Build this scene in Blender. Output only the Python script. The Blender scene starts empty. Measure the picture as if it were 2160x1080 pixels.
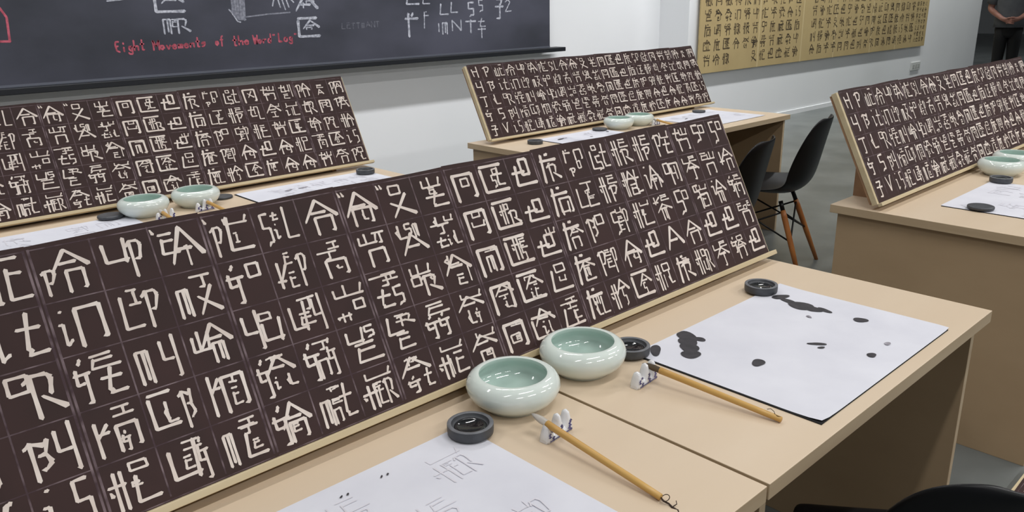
import bpy, bmesh, math, random
from mathutils import Vector, Matrix

S = bpy.context.scene
COL = S.collection
PI = math.pi

# ------------------------------------------------------------------ camera, world, exposure, lights
cam_d = bpy.data.cameras.new('camera')
cam = bpy.data.objects.new('camera', cam_d)
COL.objects.link(cam)
cam_d.sensor_width = 36.0
cam_d.lens = 1702.5 / 2160 * 36.0
cam_d.clip_start = 0.02
cam.matrix_world = Matrix(((0.72610, 0.22004, -0.65143, 0),
                           (-0.68736, 0.20799, -0.69590, 0),
                           (-0.01763, 0.95306, 0.30227, 1.36),
                           (0, 0, 0, 1)))
S.camera = cam

S.view_settings.view_transform = 'Standard'
S.view_settings.look = 'None'
S.view_settings.gamma = 1.0
S.view_settings.use_curve_mapping = False
S.view_settings.exposure = 0.0

W = bpy.data.worlds.new('hall_daylight')
S.world = W
W.use_nodes = True
W.node_tree.nodes['Background'].inputs[0].default_value = (0.95, 0.98, 1.0, 1)
W.node_tree.nodes['Background'].inputs[1].default_value = 0.15


def area(name, loc, sx, sy, watts, col=(1.0, 0.97, 0.93), rot=(0, 0, 0), spread=125):
    d = bpy.data.lights.new(name, 'AREA')
    d.shape = 'RECTANGLE'
    d.size, d.size_y, d.energy, d.color = sx, sy, watts, col
    d.spread = math.radians(spread)
    o = bpy.data.objects.new(name, d)
    COL.objects.link(o)
    o.location = loc
    o.rotation_euler = rot
    return o


# fluorescent battens on the ceiling of the classroom
for tx, ty, e in ((-0.9, 0.0, 10), (1.2, 0.0, 17), (3.6, 0.0, 22), (6.0, 0.0, 24), (-0.4, 2.3, 12), (1.9, 2.3, 13), (4.3, 2.3, 14)):
    area('ceiling_tube_light', (tx, ty, 3.25), 1.25, 0.10, e, (1.0, 0.985, 0.965), (0, 0, 0), 155)
# unseen lamps added to brighten the dark hall behind the person
for tx, ty in ((13.5, 1.0), (19.0, 4.5), (20.0, 9.0)):
    area('hall_fill_light', (tx, ty, 3.3), 1.25, 0.3, 26, (0.95, 0.98, 1.0), (0, 0, 0), 160)
# unseen row behind the viewer, widened and tilted to brighten the board faces
for tx, e in ((-0.8, 19), (1.3, 25), (3.6, 25), (6.2, 25)):
    area('front_fill_light', (tx, -2.3, 3.2), 1.25, 0.12, e, (1.0, 0.985, 0.965), (math.radians(18), 0, 0), 160)
# the row along the blackboard wall and the scroll wall is tilted towards the wall
for tx, e in ((-0.6, 22), (1.4, 22), (3.4, 22), (5.0, 19), (6.95, 31), (8.8, 21), (10.6, 19), (12.6, 15), (14.6, 10)):
    area('wall_tube_light', (tx, 3.95, 3.25), 1.25, 0.10, e, (0.985, 0.99, 1.0) if tx < 8 else (0.98, 1.0, 0.97), (math.radians(14), 0, 0))


# ------------------------------------------------------------------ helpers
def lin(h):
    h = h.lstrip('#')
    r = []
    for i in (0, 2, 4):
        c = int(h[i:i + 2], 16) / 255
        r.append(c / 12.92 if c <= 0.04045 else ((c + 0.055) / 1.055) ** 2.4)
    return (r[0], r[1], r[2], 1)


def mat(name, c1, c2=None, rough=0.6, scale=(5, 5, 5), detail=4, bump=0.0, bump_scale=None, metal=0.0, coat=0.0,
        spec=0.5, lo=0.35, hi=0.65, tex='Object'):
    m = bpy.data.materials.new(name)
    m.use_nodes = True
    nt = m.node_tree
    b = nt.nodes['Principled BSDF']
    b.inputs['Roughness'].default_value = rough
    b.inputs['Metallic'].default_value = metal
    b.inputs['Specular IOR Level'].default_value = spec
    b.inputs['Coat Weight'].default_value = coat
    b.inputs['Coat Roughness'].default_value = 0.06
    c1 = lin(c1) if isinstance(c1, str) else c1
    b.inputs['Base Color'].default_value = c1
    if c2 or bump:
        tc = nt.nodes.new('ShaderNodeTexCoord')
        mp = nt.nodes.new('ShaderNodeMapping')
        mp.inputs['Scale'].default_value = scale
        nt.links.new(tc.outputs[tex], mp.inputs[0])
        nz = nt.nodes.new('ShaderNodeTexNoise')
        nz.inputs['Scale'].default_value = 1.0
        nz.inputs['Detail'].default_value = detail
        nt.links.new(mp.outputs[0], nz.inputs[0])
        if c2:
            cr = nt.nodes.new('ShaderNodeValToRGB')
            cr.color_ramp.elements[0].position = lo
            cr.color_ramp.elements[1].position = hi
            cr.color_ramp.elements[0].color = c1
            cr.color_ramp.elements[1].color = lin(c2) if isinstance(c2, str) else c2
            nt.links.new(nz.outputs[0], cr.inputs[0])
            nt.links.new(cr.outputs[0], b.inputs['Base Color'])
        if bump:
            bp = nt.nodes.new('ShaderNodeBump')
            bp.inputs['Strength'].default_value = bump
            bp.inputs['Distance'].default_value = 0.002
            src = nz
            if bump_scale:
                src = nt.nodes.new('ShaderNodeTexNoise')
                src.inputs['Scale'].default_value = bump_scale
                nt.links.new(tc.outputs[tex], src.inputs[0])
            nt.links.new(src.outputs[0], bp.inputs['Height'])
            nt.links.new(bp.outputs[0], b.inputs['Normal'])
    return m


M = {}
M['wall'] = mat('white_wall_paint', '#ecedef', '#e7e9eb', 0.85, (0.8, 0.8, 0.8), 3, 0.05, 60)
M['ceiling'] = mat('ceiling_paint', '#d8dadb', None, 0.9)
M['floor'] = mat('grey_sealed_concrete', '#5c6160', '#747877', 0.34, (2.2, 2.2, 2.2), 8, 0.03, 30, spec=0.4)
M['board_paint'] = mat('blackboard_paint', '#33353d', '#50515e', 0.62, (0.9, 0.9, 1.6), 7, lo=0.36, hi=0.66, spec=0.35)
M['black_trim'] = mat('black_painted_wood', '#15181e', None, 0.5)
M['alu'] = mat('grey_metal_edge', '#6d717c', None, 0.4, metal=0.4)
M['chalk'] = mat('white_chalk', '#8d909c', '#c6c8d2', 0.95, (60, 60, 60), 3)
M['chalk_soft'] = mat('soft_side_chalk', '#6d6f7b', '#8f919c', 0.95, (60, 60, 60), 3)
M['chalk_faint'] = mat('rubbed_out_chalk', '#565863', '#787a84', 0.95, (50, 50, 50), 3)
M['chalk_red'] = mat('red_chalk', '#93424f', '#c25f70', 0.95, (50, 50, 50), 3)
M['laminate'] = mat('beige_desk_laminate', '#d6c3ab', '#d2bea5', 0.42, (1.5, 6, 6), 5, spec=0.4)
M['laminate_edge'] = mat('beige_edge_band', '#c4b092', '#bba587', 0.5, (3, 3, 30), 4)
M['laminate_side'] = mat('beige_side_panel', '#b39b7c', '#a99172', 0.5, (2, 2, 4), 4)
M['ply'] = mat('pale_bare_wood', '#d6c6a4', '#ccba95', 0.55, (2, 30, 30), 5)
M['prop'] = mat('brown_raw_chipboard', '#a98564', '#99765a', 0.7, (20, 20, 20), 4)
M['rubbing'] = mat('dark_ink_rubbing_paper', '#43302f', '#392b2a', 0.75, (9, 9, 9), 6, lo=0.3, hi=0.7, spec=0.3)
M['glyph'] = mat('bare_paper_of_the_rubbing', '#f2e7df', '#e2d4cb', 0.8, (25, 25, 25), 4)
M['ruling'] = mat('worn_ruling_line', '#46343a', '#86757a', 0.8, (28, 28, 28), 3, lo=0.42, hi=0.66)
M['scroll'] = mat('aged_gold_paper', '#bea878', '#b49e70', 0.85, (2, 2, 2), 6)
M['scroll_light'] = mat('pale_paper_join', '#cbb78a', None, 0.85)
M['scroll_ink'] = mat('brown_black_brush_ink', '#3a2f20', '#5d4d34', 0.9, (6, 6, 6), 4)
M['paper'] = mat('white_practice_paper', '#dcdde6', '#d3d4de', 0.8, (7, 7, 7), 6, 0.25, 18)
M['faint_print'] = mat('faint_grey_print', '#d0ced6', '#dad9e1', 0.85, (60, 60, 60), 3, lo=0.3, hi=0.7)
M['ink'] = mat('dried_black_ink', '#2b2a30', '#3a373d', 0.6, (60, 60, 60), 3)
M['ink_pale'] = mat('washed_grey_ink', '#807c85', '#b3b0ba', 0.7, (60, 60, 60), 3)
M['felt'] = mat('black_felt', '#141416', None, 0.95)
M['celadon'] = mat('pale_celadon_glaze', '#dbe6e0', '#e1eae6', 0.07, (12, 12, 12), 3, spec=0.6, coat=0.5)
M['celadon_in'] = mat('green_celadon_glaze', '#c0d4cc', '#b9cfc7', 0.07, (14, 14, 14), 3, spec=0.6, coat=0.5)
M['stone'] = mat('charcoal_inkstone', '#494c51', '#3f4146', 0.5, (60, 60, 60), 4)
M['stone_rim'] = mat('grey_rim_stone', '#73757a', '#5f6166', 0.5, (60, 60, 60), 4)  # lighter grey for the ring on top of the inkstone
M['wet_ink'] = mat('wet_black_ink', '#121418', None, 0.08, coat=0.6)
M['porcelain'] = mat('white_porcelain', '#e6e7ea', None, 0.12, coat=0.6)
M['cobalt'] = mat('cobalt_blue_brushwork', '#1f2060', '#3a3a86', 0.15, (80, 80, 80), 3, coat=0.5)
M['bamboo'] = mat('yellow_bamboo', '#d0a860', '#b98a45', 0.4, (20, 4, 20), 4)
M['bristle'] = mat('pale_goat_hair', '#cfcac2', '#a49f98', 0.8, (200, 20, 200), 3)
M['bristle_dark'] = mat('ink_stained_hair', '#5a4b35', '#3a3228', 0.8, (200, 20, 200), 3)
M['cord'] = mat('dark_brown_cord', '#33241c', None, 0.8)
M['plastic'] = mat('black_moulded_plastic', '#0b0c10', None, 0.38, spec=0.35)
M['beech'] = mat('warm_beech_wood', '#b9783f', '#a86735', 0.45, (30, 30, 4), 4)
M['black_metal'] = mat('black_steel_rod', '#121214', None, 0.4, metal=0.3)
M['shirt'] = mat('grey_cotton', '#5b5e64', '#4c4f56', 0.9, (8, 8, 8), 4, 0.3, 40)
M['trousers'] = mat('black_cotton', '#0a0b0f', None, 0.9)
M['skin'] = mat('skin', '#a2756a', '#936659', 0.55, (12, 12, 12), 3)
M['hair'] = mat('black_hair', '#15110f', None, 0.6)
M['shoe'] = mat('black_shoe', '#101012', None, 0.5)
M['plastic_white'] = mat('white_socket_plastic', '#d2d4d2', None, 0.5)
M['scuff'] = mat('grey_scuff', '#aeb0ad', None, 0.9)


def mesh_obj(name, bm, mats, parent=None, smooth=False):
    me = bpy.data.meshes.new(name)
    bm.normal_update()
    bm.to_mesh(me)
    bm.free()
    for m in (mats if isinstance(mats, (list, tuple)) else [mats]):
        me.materials.append(m)
    if smooth:
        for p in me.polygons:
            p.use_smooth = True
    o = bpy.data.objects.new(name, me)
    COL.objects.link(o)
    if parent:
        o.parent = parent
    return o


def thing(name, loc=(0, 0, 0), rz=0.0):
    o = bpy.data.objects.new(name, None)
    o.empty_display_size = 0.05
    COL.objects.link(o)
    o.location = loc
    o.rotation_euler = (0, 0, rz)
    return o


def tag(o, label, cat, group=None):
    o['label'] = label
    o['category'] = cat
    if group:
        o['group'] = group
    return o


def structure(o):
    o['kind'] = 'structure'
    return o


def copy_tree(o, parent=None):
    c = o.copy()
    COL.objects.link(c)
    if parent:
        c.parent = parent
    for ch in list(o.children):
        copy_tree(ch, c)
    return c


def box(bm, x0, y0, z0, x1, y1, z1, bev=0.0, mi=0):
    r = bmesh.ops.create_cube(bm, size=1.0)
    vs = r['verts']
    for v in vs:
        v.co = Vector(((v.co.x + 0.5) * (x1 - x0) + x0, (v.co.y + 0.5) * (y1 - y0) + y0, (v.co.z + 0.5) * (z1 - z0) + z0))
    fs = {f for v in vs for f in v.link_faces}
    for f in fs:
        f.material_index = mi
    if bev > 0:
        es = list({e for v in vs for e in v.link_edges})
        bmesh.ops.bevel(bm, geom=es, offset=bev, segments=2, affect='EDGES', profile=0.5)


def lathe(bm, prof, n=48, mis=None, cx=0, cy=0):
    rings = []
    for r, z in prof:
        if r < 1e-6:
            rings.append([bm.verts.new((cx, cy, z))])
        else:
            rings.append([bm.verts.new((cx + r * math.cos(2 * PI * i / n), cy + r * math.sin(2 * PI * i / n), z)) for i in range(n)])
    for k in range(len(rings) - 1):
        a, b = rings[k], rings[k + 1]
        for i in range(n):
            j = (i + 1) % n
            if len(a) == 1 and len(b) == 1:
                continue
            if len(a) == 1:
                f = bm.faces.new((a[0], b[j], b[i]))
            elif len(b) == 1:
                f = bm.faces.new((a[i], a[j], b[0]))
            else:
                f = bm.faces.new((a[i], a[j], b[j], b[i]))
            f.smooth = True
            if mis:
                f.material_index = mis[k]


def tube(bm, pts, rad, n=10, mi=0):
    pts = [Vector(p) for p in pts]
    rads = rad if isinstance(rad, (list, tuple)) else [rad] * len(pts)
    rings = []
    prev = None
    for i, p in enumerate(pts):
        d = (pts[min(i + 1, len(pts) - 1)] - pts[max(i - 1, 0)]).normalized()
        if prev is None:
            a = Vector((0, 0, 1)) if abs(d.z) < 0.9 else Vector((1, 0, 0))
            u = d.cross(a).normalized()
        else:
            u = (prev - d * prev.dot(d)).normalized()
        prev = u
        w = d.cross(u)
        rings.append([bm.verts.new(p + (u * math.cos(2 * PI * k / n) + w * math.sin(2 * PI * k / n)) * max(rads[i], 1e-5)) for k in range(n)])
    for a, b in zip(rings, rings[1:]):
        for k in range(n):
            f = bm.faces.new((a[k], a[(k + 1) % n], b[(k + 1) % n], b[k]))
            f.smooth = True
            f.material_index = mi
    f = bm.faces.new(rings[0][::-1]); f.material_index = mi
    f = bm.faces.new(rings[-1]); f.material_index = mi


# ------------------------------------------------------------------ brush lettering
# every component is a list of strokes on a 10 x 10 grid (x then y, y up)
G = {
    'A': '4901 4992 2464', 'B': '07286778654565735242 2820', 'C': '0989 080191', 'D': '2820 2878736021',
    'E': '1979 271191 2676', 'F': '4859 0787 2920', 'G': '3849 171444 0676 5650 5030', 'H': '1721 7970 2575',
    'I': '1979 5852 1282', 'J': '7970 7050 1516', 'K': '2920 7825 2676', 'L': '291191', 'M': '1710 1777 4740 7770',
    'N': '1910 1990 9099', 'O': '1811 187871 1171', 'P': '0728 2820 2868775434', 'Q': '371191 0656 494474 4979 7974',
    'R': '0728 2820 28687764 4491', 'S': '7929 2925 25757151 5130', 'T': '0888 5850 5030', 'U': '181292 9981',
    'V': '194179 7989', 'W': '171191 4941 9881', 'X': '7910 1690', 'Y': '181464 7970 7060', 'Z': '2878 7855 1585 5650 5020',
    'a': '494181 4825 2544', 'b': '393181 3615 1532', 'f': '4959 1787 2910', 'h': '3930 6960 0676 0514',
    'i': '3949 163631 3162', 'k': '2921 7823 0353', 'l': '5951', 'm': '1810 186860 4841', 'n': '1810 188881 8171',
    'q': '271191 0555 494474 4979 7974', 't': '5932 423191 1686', '7': '0888 4940', 'p': '2820 2868755435',
}


def strokes_of(code):
    out = []
    for tk in code.split():
        x0, y0, x1, y1 = [int(c) / 9 for c in tk[1:5]]
        for st in G[tk[0]].split():
            pl = [(x0 + (x1 - x0) * int(st[k]) / 9, y0 + (y1 - y0) * int(st[k + 1]) / 9) for k in range(0, len(st), 2)]
            out.append((pl, min(x1 - x0, y1 - y0)))
    return out


def ribbon(bm, pl, w, to3, mi, k0=0, taper=True):
    """one brush stroke as flat polygons: swelling ends, slanted tips"""
    for k, ((ax, ay), (bx, by)) in enumerate(zip(pl, pl[1:])):
        dx, dy = bx - ax, by - ay
        L = math.hypot(dx, dy)
        if L < 1e-6:
            continue
        dx, dy = dx / L, dy / L
        nx, ny = -dy, dx
        first, last = k == 0, k == len(pl) - 2
        falling = dx > 0.3 and dy < -0.2
        horiz = abs(dx) > 0.75 and not falling
        wa, wm, wb = w * 0.55, w * 0.42, w * 0.52
        if falling:
            wa, wm, wb = w * 0.34, w * 0.45, w * 0.66
        elif dx < -0.25:
            wa, wm, wb = w * 0.55, w * 0.44, w * 0.30
        elif horiz:
            wa, wm, wb = w * 0.42, w * 0.36, w * 0.5
        if not taper:
            wa = wm = wb = w * 0.5
        e = w * 0.35
        pts = [(ax - dx * e - nx * wa * 0.4, ay - dy * e - ny * wa * 0.4),
               (ax + dx * e * 0.6 - nx * wa, ay + dy * e * 0.6 - ny * wa),
               ((ax + bx) / 2 - nx * wm, (ay + by) / 2 - ny * wm),
               (bx - dx * e * 0.4 - nx * wb, by - dy * e * 0.4 - ny * wb),
               (bx + dx * e * (1.1 if last else 0.6) + nx * wb * (0.2 if last else -0.4), by + dy * e * (1.1 if last else 0.6) + ny * wb * (0.2 if last else -0.4)),
               (bx - dx * e * 0.2 + nx * wb, by - dy * e * 0.2 + ny * wb),
               ((ax + bx) / 2 + nx * wm, (ay + by) / 2 + ny * wm),
               (ax + nx * wa, ay + ny * wa)]
        f = bm.faces.new([bm.verts.new(to3(px, py, k0 + k)) for px, py in pts])
        f.material_index = mi


def write(bm, code, x, y, w, h, to3, mi, weight=0.082, jit=None):
    """letter one square word into the cell with lower-left corner x, y"""
    k = 0
    for pl, md in strokes_of(code):
        if jit:
            pl = [(px + jit.uniform(-.012, .012), py + jit.uniform(-.012, .012)) for px, py in pl]
        pl = [(x + px * w, y + py * h) for px, py in pl]
        ribbon(bm, pl, weight * min(w, h) * (0.42 + 0.62 * md), to3, mi, k)
        k += len(pl)


# text of the printed boards: five rows; the last six columns differ between two printings
ROWS18 = [
    'H1189|P1189|W0047 E5099|P0036 A2499 n4085|U0359 P5099|E0348 A2099 T5065|P0038 U3799 L3099 I5265|S0038 t3658 i3155 L6099|A0399 n2085|A0299 n1085 b4164|O2679 X1096|W1689 E3466 t1095|n0099 O3477|C0099 O4678 S3256 t4288|q0099|f0099 O4656 R3086|f0549 n5599 P1043 O5275|L0047 O2759 S2065 t5099',
    'Y1189|B1189|i0049 t4099|i0038 n3099|L0048 I2559 P5099|m0047 T4699 X4096|G0059 O5599|k0047 E3659 E3054 P6099|I3779 T0567 n1085 b4263|W0669 T5699 n2085|b0549 S3669 m6589 A1096|b1659 U5789 T0477 t0043 i4063 b6094|n0099 O3678 U2375|C0099 h2258 O4668 R5196|q0097|f0099 U3074 n3096|L0047 T3699 m4576 L4095 E5483|h0049 E4699 P4096',
    'T1189|b1189|O0559 R3099|G0049 E3699 t4096|m0048 Y5099|W0348 A2399 m4085|Y0059 O4688 U4096|U0048 T3689 E2265 Y6099|W0699 h0052 O5295|T0699 I3799 t0055 S5095|W0679 O0346 R3096 b6485|b0669 A0399 E3063 l7085|n0099 I3788 m3176|C0099 h2269 E5588 S5176|W5799 q0097|f0099 O4667 A3497 n3074|B0059 O4599|S0048 U3769 E3466 E3154 P6099',
    'G1189|S1189|B0058 Y5099|K0047 I4799 n4096 G5074|C0159 b2257 B6099|K0049 n3099 I5678 E5175|G0049 P3889 A2499 i3154 b6194|G0059 T3789 n3065 G6099|U0559 S5699 E1095|L0459 I3779 R4699 E2074|E1699 G0056 G4096|U1799 A0498 b2054 G5074|n0099 A2598 T3475 b4173|C0099 n2778 A2498 i3154 E5175|L0097 O3699 U4375|f0099 A2497 L3086 m4275|P0049 E3668 E3265 P6099|A0299 n1085 b4274',
    'Z1189|V1189|i0049 S5099|h0048 O4799 E4465 L4096|U0069 I3789 E3356 G6099|m0038 I4799 T4688 L4096 E6284|G0059 A2399 n3085 E4264|m0047 P3879 E3566 n3054 t5099|U1799 h0056 E3556 E4066 R6097|P2779 A0499 G1064 t6095|U1799 h0056 l4045 E5096|U2799 A0498 n2074 E4263|n0099 I3788 O2275 E4364|C0097 A1499 i3165 b6175|I3799 T1688 L0096 l3085 E5286|f0099 m3477 b3065 L6096|h0048 A3499 S5076|C0099 A3498 S4165']
TAIL_A = ['h0049 E4699 R4096|h0049 E4599 P4095|P0059 U4699 t4096|t0459 W4699 n2095|S0269 O5599|S0059 O5599',
          'h0039 A2479 E3074 t5099|i0049 A2099 E4364 n4086|O0449 n3099 Y4277|U0659 E4799 A1397 T3085|E0659 W4699 n2085|k0258 A2499 n4085',
          'h0049 U4799 E4466 L4096|k0659 E4799 A1396 m3075|S0069 O5599|W2799 S0459 n3096 E4075|i0359 A2399 m3085|G0359 E4799 n3096 E5266',
          'q0099|A0099|A0399 n2085|q0099|q0099|E0649 O4678 E7799 n2086',
          'h0049 O4699 b6196 l4045|f0099 E4688 R3097|h0049 O4679 U4065 R6099|U0659 E4799 A1397 T3075|G0359 O4799 A3497 n3085|q0099']
TAIL_B = ['n0099 X3377|t0359 W4699 n2095|t0459 U4479 E2063 l7099|P0049 A3399 n4086|E2577 A2064|P0049 n3099 A4387',
          't0259 n4479 L6096|U3799 A0399 I2074|U1699 i0046 l4055 L5096|t0159 O3678 R4099|n0099 P1387 L5388|P0379 E3699 A3099',
          'h0049 E4488 L4096|t0459 W3699 n2086|C0099 E3378 h4166|t0259 A3499 n4086|P0059 O4688 b5096|h0059 A4399 n4086',
          'q0099|A0299 n1085 b4274|h0049 O4699 L4096|I3799 T0699 n3096 E5274|C0099 A3399 O4265|i0049 S5099',
          'f0099 m3477 E4266|A0299 n1085 b4274|A0299 n1085 b4274|t0459 W4699 n2086|f1699 A0499 n3085|P0059 O4599 b5095']


def text_rows(tail):
    return [(a + '|' + b).split('|') for a, b in zip(ROWS18, tail)]


# ------------------------------------------------------------------ the room
ZD = 0.70                      # desk top height
bm = bmesh.new(); box(bm, -6, -7, -0.1, 34, 16, 0.0); structure(mesh_obj('floor', bm, M['floor']))
bm = bmesh.new(); box(bm, -6, 5.13, 0, 6.9, 5.33, 3.6); structure(mesh_obj('wall_back', bm, M['wall']))
bm = bmesh.new(); box(bm, 6.9, 4.78, 0, 15.15, 5.33, 3.6); structure(mesh_obj('wall_right', bm, M['wall']))
bm = bmesh.new(); box(bm, 31, -7, 0, 31.2, 16, 3.6); structure(mesh_obj('wall_far', bm, M['wall']))
bm = bmesh.new(); box(bm, -6, -7, 3.6, 34, 16, 3.7); structure(mesh_obj('ceiling', bm, M['ceiling']))
bm = bmesh.new(); box(bm, 6.9, 4.765, 0.0, 15.15, 4.78, 0.05); structure(mesh_obj('baseboard_right', bm, M['wall']))

# socket and scuff on the right wall
t = thing('wall_socket', (12.67, 4.78, 0.33))
bm = bmesh.new(); box(bm, -0.16, -0.02, -0.06, 0.16, 0, 0.06, 0.006); mesh_obj('cover_plate', bm, M['plastic_white'], t)
bm = bmesh.new()
for sx in (-0.09, 0.0, 0.09):
    box(bm, sx - 0.03, -0.024, -0.03, sx + 0.03, -0.018, 0.03, 0.003)
mesh_obj('socket_insert', bm, M['scuff'], t)
tag(t, 'small white wall socket low on the wall right of the gold scroll', 'socket')

# ------------------------------------------------------------------ blackboard with chalk
bbt = thing('blackboard', (2.4, 5.13, 0.96))
BX0, BX1 = -1.2 - 2.4, 5.235 - 2.4
bm = bmesh.new(); box(bm, BX0, -0.07, 0.0, BX1, -0.03, 1.15); mesh_obj('writing_surface', bm, M['board_paint'], bbt)
bm = bmesh.new(); box(bm, BX0 - 0.02, -0.03, -0.02, BX1, 0.0, 1.17)
mesh_obj('back_frame', bm, M['black_trim'], bbt)
bm = bmesh.new(); box(bm, BX0 - 0.05, -0.15, -0.035, BX1 + 0.12, -0.03, 0.0, 0.004)
tr = mesh_obj('chalk_tray', bm, M['black_trim'], bbt)
bm = bmesh.new(); box(bm, BX0, -0.074, 0.0, BX1, -0.07, 0.012); mesh_obj('metal_strip', bm, M['alu'], bbt)
tag(bbt, 'long dark blackboard on the back wall with white and red chalk writing', 'blackboard')


def bbw(x, z, k=0):           # a point on the blackboard, in the blackboard's own frame
    return Vector((x - 2.4, -0.0705 - 0.00003 * k, z - 0.96))


for code, x0, z0, x1, z1 in (
        ('C0099 A2498', 1.896, 1.317, 2.067, 1.44), ('m0048 R4098 E3357', 1.92, 1.203, 2.087, 1.308),
        ('A0099 l2245 n4486', 2.812, 1.304, 2.976, 1.42), ('C0099 A2498 n3465', 2.819, 1.136, 2.976, 1.268),
        ('E0099', 3.705, 1.334, 3.835, 1.43), ('E0099', 3.861, 1.338, 3.935, 1.405), ('F0099', 3.70, 1.112, 3.83, 1.278),
        ('f2099', 3.85, 1.168, 3.924, 1.286), ('L0099', 4.02, 1.255, 4.112, 1.341), ('L0099', 4.128, 1.268, 4.205, 1.352),
        ('S0099', 4.295, 1.242, 4.39, 1.347), ('S0099', 4.41, 1.275, 4.48, 1.365), ('Z0099', 4.59, 1.220, 4.70, 1.385),
        ('m0099', 4.04, 1.118, 4.12, 1.212), ('l0099', 3.965, 1.13, 4.05, 1.198), ('N0099', 4.135, 1.14, 4.235, 1.218),
        ('70099', 4.282, 1.118, 4.40, 1.216), ('t0099', 4.405, 1.155, 4.49, 1.225), ('70099', 4.408, 1.074, 4.50, 1.15),
        ):
    bmc = bmesh.new()
    write(bmc, code, x0, z0, x1 - x0, z1 - z0, bbw, 0, 0.15)
    mesh_obj('chalk_character', bmc, M['chalk'], bbt)
for pl in ([(4.71, 1.345), (4.74, 1.362), (4.765, 1.345), (4.712, 1.27), (4.78, 1.275)],                    # z
           [(2.345, 1.335), (2.362, 1.318), (2.395, 1.262), (2.415, 1.256)],                                  # tip of the arrow
           [(2.66, 1.395), (2.645, 1.35)], [(2.685, 1.40), (2.70, 1.34)], [(2.715, 1.395), (2.735, 1.325)],
           [(2.745, 1.395), (2.762, 1.34)], [(2.77, 1.40), (2.80, 1.37)],
           [(1.63, 1.395), (1.78, 1.41)]):
    bmc = bmesh.new()
    ribbon(bmc, pl, 0.009, bbw, 0, 5, False)
    mesh_obj('chalk_stroke', bmc, M['chalk'], bbt)
bmc = bmesh.new()
for k, x in enumerate((2.375, 2.392, 2.41, 2.428, 2.445)):
    ribbon(bmc, [(x, 1.46), (x - 0.004, 1.30 - 0.008 * k)], 0.016, bbw, 0, k, False)
ribbon(bmc, [(2.455, 1.46), (2.445, 1.285)], 0.014, bbw, 0, 7, False)
ribbon(bmc, [(2.445, 1.286), (2.60, 1.30), (2.767, 1.308)], 0.009, bbw, 0, 8, False)
for k in range(5):
    ribbon(bmc, [(2.36 + 0.015 * k, 1.325 - 0.006 * k), (2.41 + 0.01 * k, 1.27)], 0.013, bbw, 0, 9 + k, False)
mesh_obj('soft_chalk_arrow', bmc, M['chalk_soft'], bbt)
bmc = bmesh.new()
for i, c in enumerate('LE77MAN7'):
    write(bmc, c + '0099', 3.15 + i * 0.041, 1.185 + i * 0.001, 0.032, 0.042, bbw, 0, 0.15)
mesh_obj('rubbed_chalk_word', bmc, M['chalk_faint'], bbt)

# handwriting: x 0..6, y 0..9 (baseline 2, x-height 5)
HW = {'E': '59291723 2352 2646', 'i': '3532 3738', 'g': '5525234253 555150202011', 'h': '1912 14355552', 't': '3932324252 1656',
      'M': '0209 0935 3569 6962', 'o': '251413324453452515', 'v': '153255', 'e': '0454452513224253', 'm': '1512 14353532 34555552',
      'n': '1512 14355552', 's': '552514543212', 'f': '59383731 1656', 'W': '092237 3752 5269', 'r': '1512 143555',
      'd': '5952 55251322 2252', 'L': '19125213', 'a': '5525132252 5552', '"': '1817 3837'}


def handwrite(s, x0, z0, x1, z1, hgt):
    bmc = bmesh.new()
    n = len(s)
    for i, c in enumerate(s):
        cx = x0 + (x1 - x0) * i / n
        cz = z0 + (z1 - z0) * i / n
        cw = (x1 - x0) / n
        for st in HW[c].split():
            pl = [(cx + cw * int(st[k]) / 6.5 + 0.15 * cw, cz + hgt * (int(st[k + 1]) - 2) / 7) for k in range(0, len(st), 2)]
            ribbon(bmc, pl, 0.010, bbw, 0, i % 3, False)
    mesh_obj('red_chalk_mark' if s == '"' else 'red_chalk_word', bmc, M['chalk_red'], bbt)


handwrite('Eight', 1.625, 1.112, 1.80, 1.120, 0.058)
handwrite('Movements', 1.845, 1.112, 2.17, 1.122, 0.055)
handwrite('of', 2.225, 1.122, 2.285, 1.124, 0.055)
handwrite('the', 2.335, 1.115, 2.455, 1.121, 0.058)
handwrite('Word', 2.48, 1.118, 2.61, 1.124, 0.055)
handwrite('"', 2.618, 1.13, 2.648, 1.13, 0.05)
handwrite('Lag', 2.655, 1.124, 2.765, 1.128, 0.055)
handwrite('"', 2.775, 1.13, 2.805, 1.13, 0.05)
for pl in ([(1.09, 1.37), (1.115, 1.32), (1.108, 1.195)], [(1.02, 1.2), (1.112, 1.197)], [(0.9, 1.2), (1.03, 1.2)]):
    bmc = bmesh.new()
    ribbon(bmc, pl, 0.012, bbw, 0, 3, False)
    mesh_obj('red_chalk_line', bmc, M['chalk_red'], bbt)

# ------------------------------------------------------------------ gold paper scroll on the right wall
sc = thing('hanging_scroll', (9.9, 4.78, 0.615))
SX0, SX1, SZ1 = 7.03 - 9.9, 12.80 - 9.9, 1.95
bm = bmesh.new(); box(bm, SX0, -0.045, 0, SX1, -0.03, SZ1, 0.003)
mesh_obj('scroll_paper', bm, M['scroll'], sc)
bm = bmesh.new()
for x in (SX0 + 0.4, -1.0, 1.0, SX1 - 0.4):
    bm = bmesh.new()
    box(bm, x - 0.03, -0.03, 0.1, x + 0.03, 0.0, SZ1 - 0.1)
    mesh_obj('batten', bm, M['ply'], sc)
bm = bmesh.new()
for x in (8.15, 9.10, 9.92, 10.95, 11.75):
    bm = bmesh.new()
    box(bm, x - 9.9 - 0.012, -0.0456, 0.0, x - 9.9 + 0.012, -0.0452, SZ1)
    mesh_obj('paper_join', bm, M['scroll_light'], sc)
rnd = random.Random(7)
pool = [c for r in text_rows(TAIL_A) for c in r[2:]]
bm = bmesh.new()


def scw(x, z, k=0):
    return Vector((x - 9.9, -0.0457 - 0.00004 * k, z - 0.615))


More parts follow.
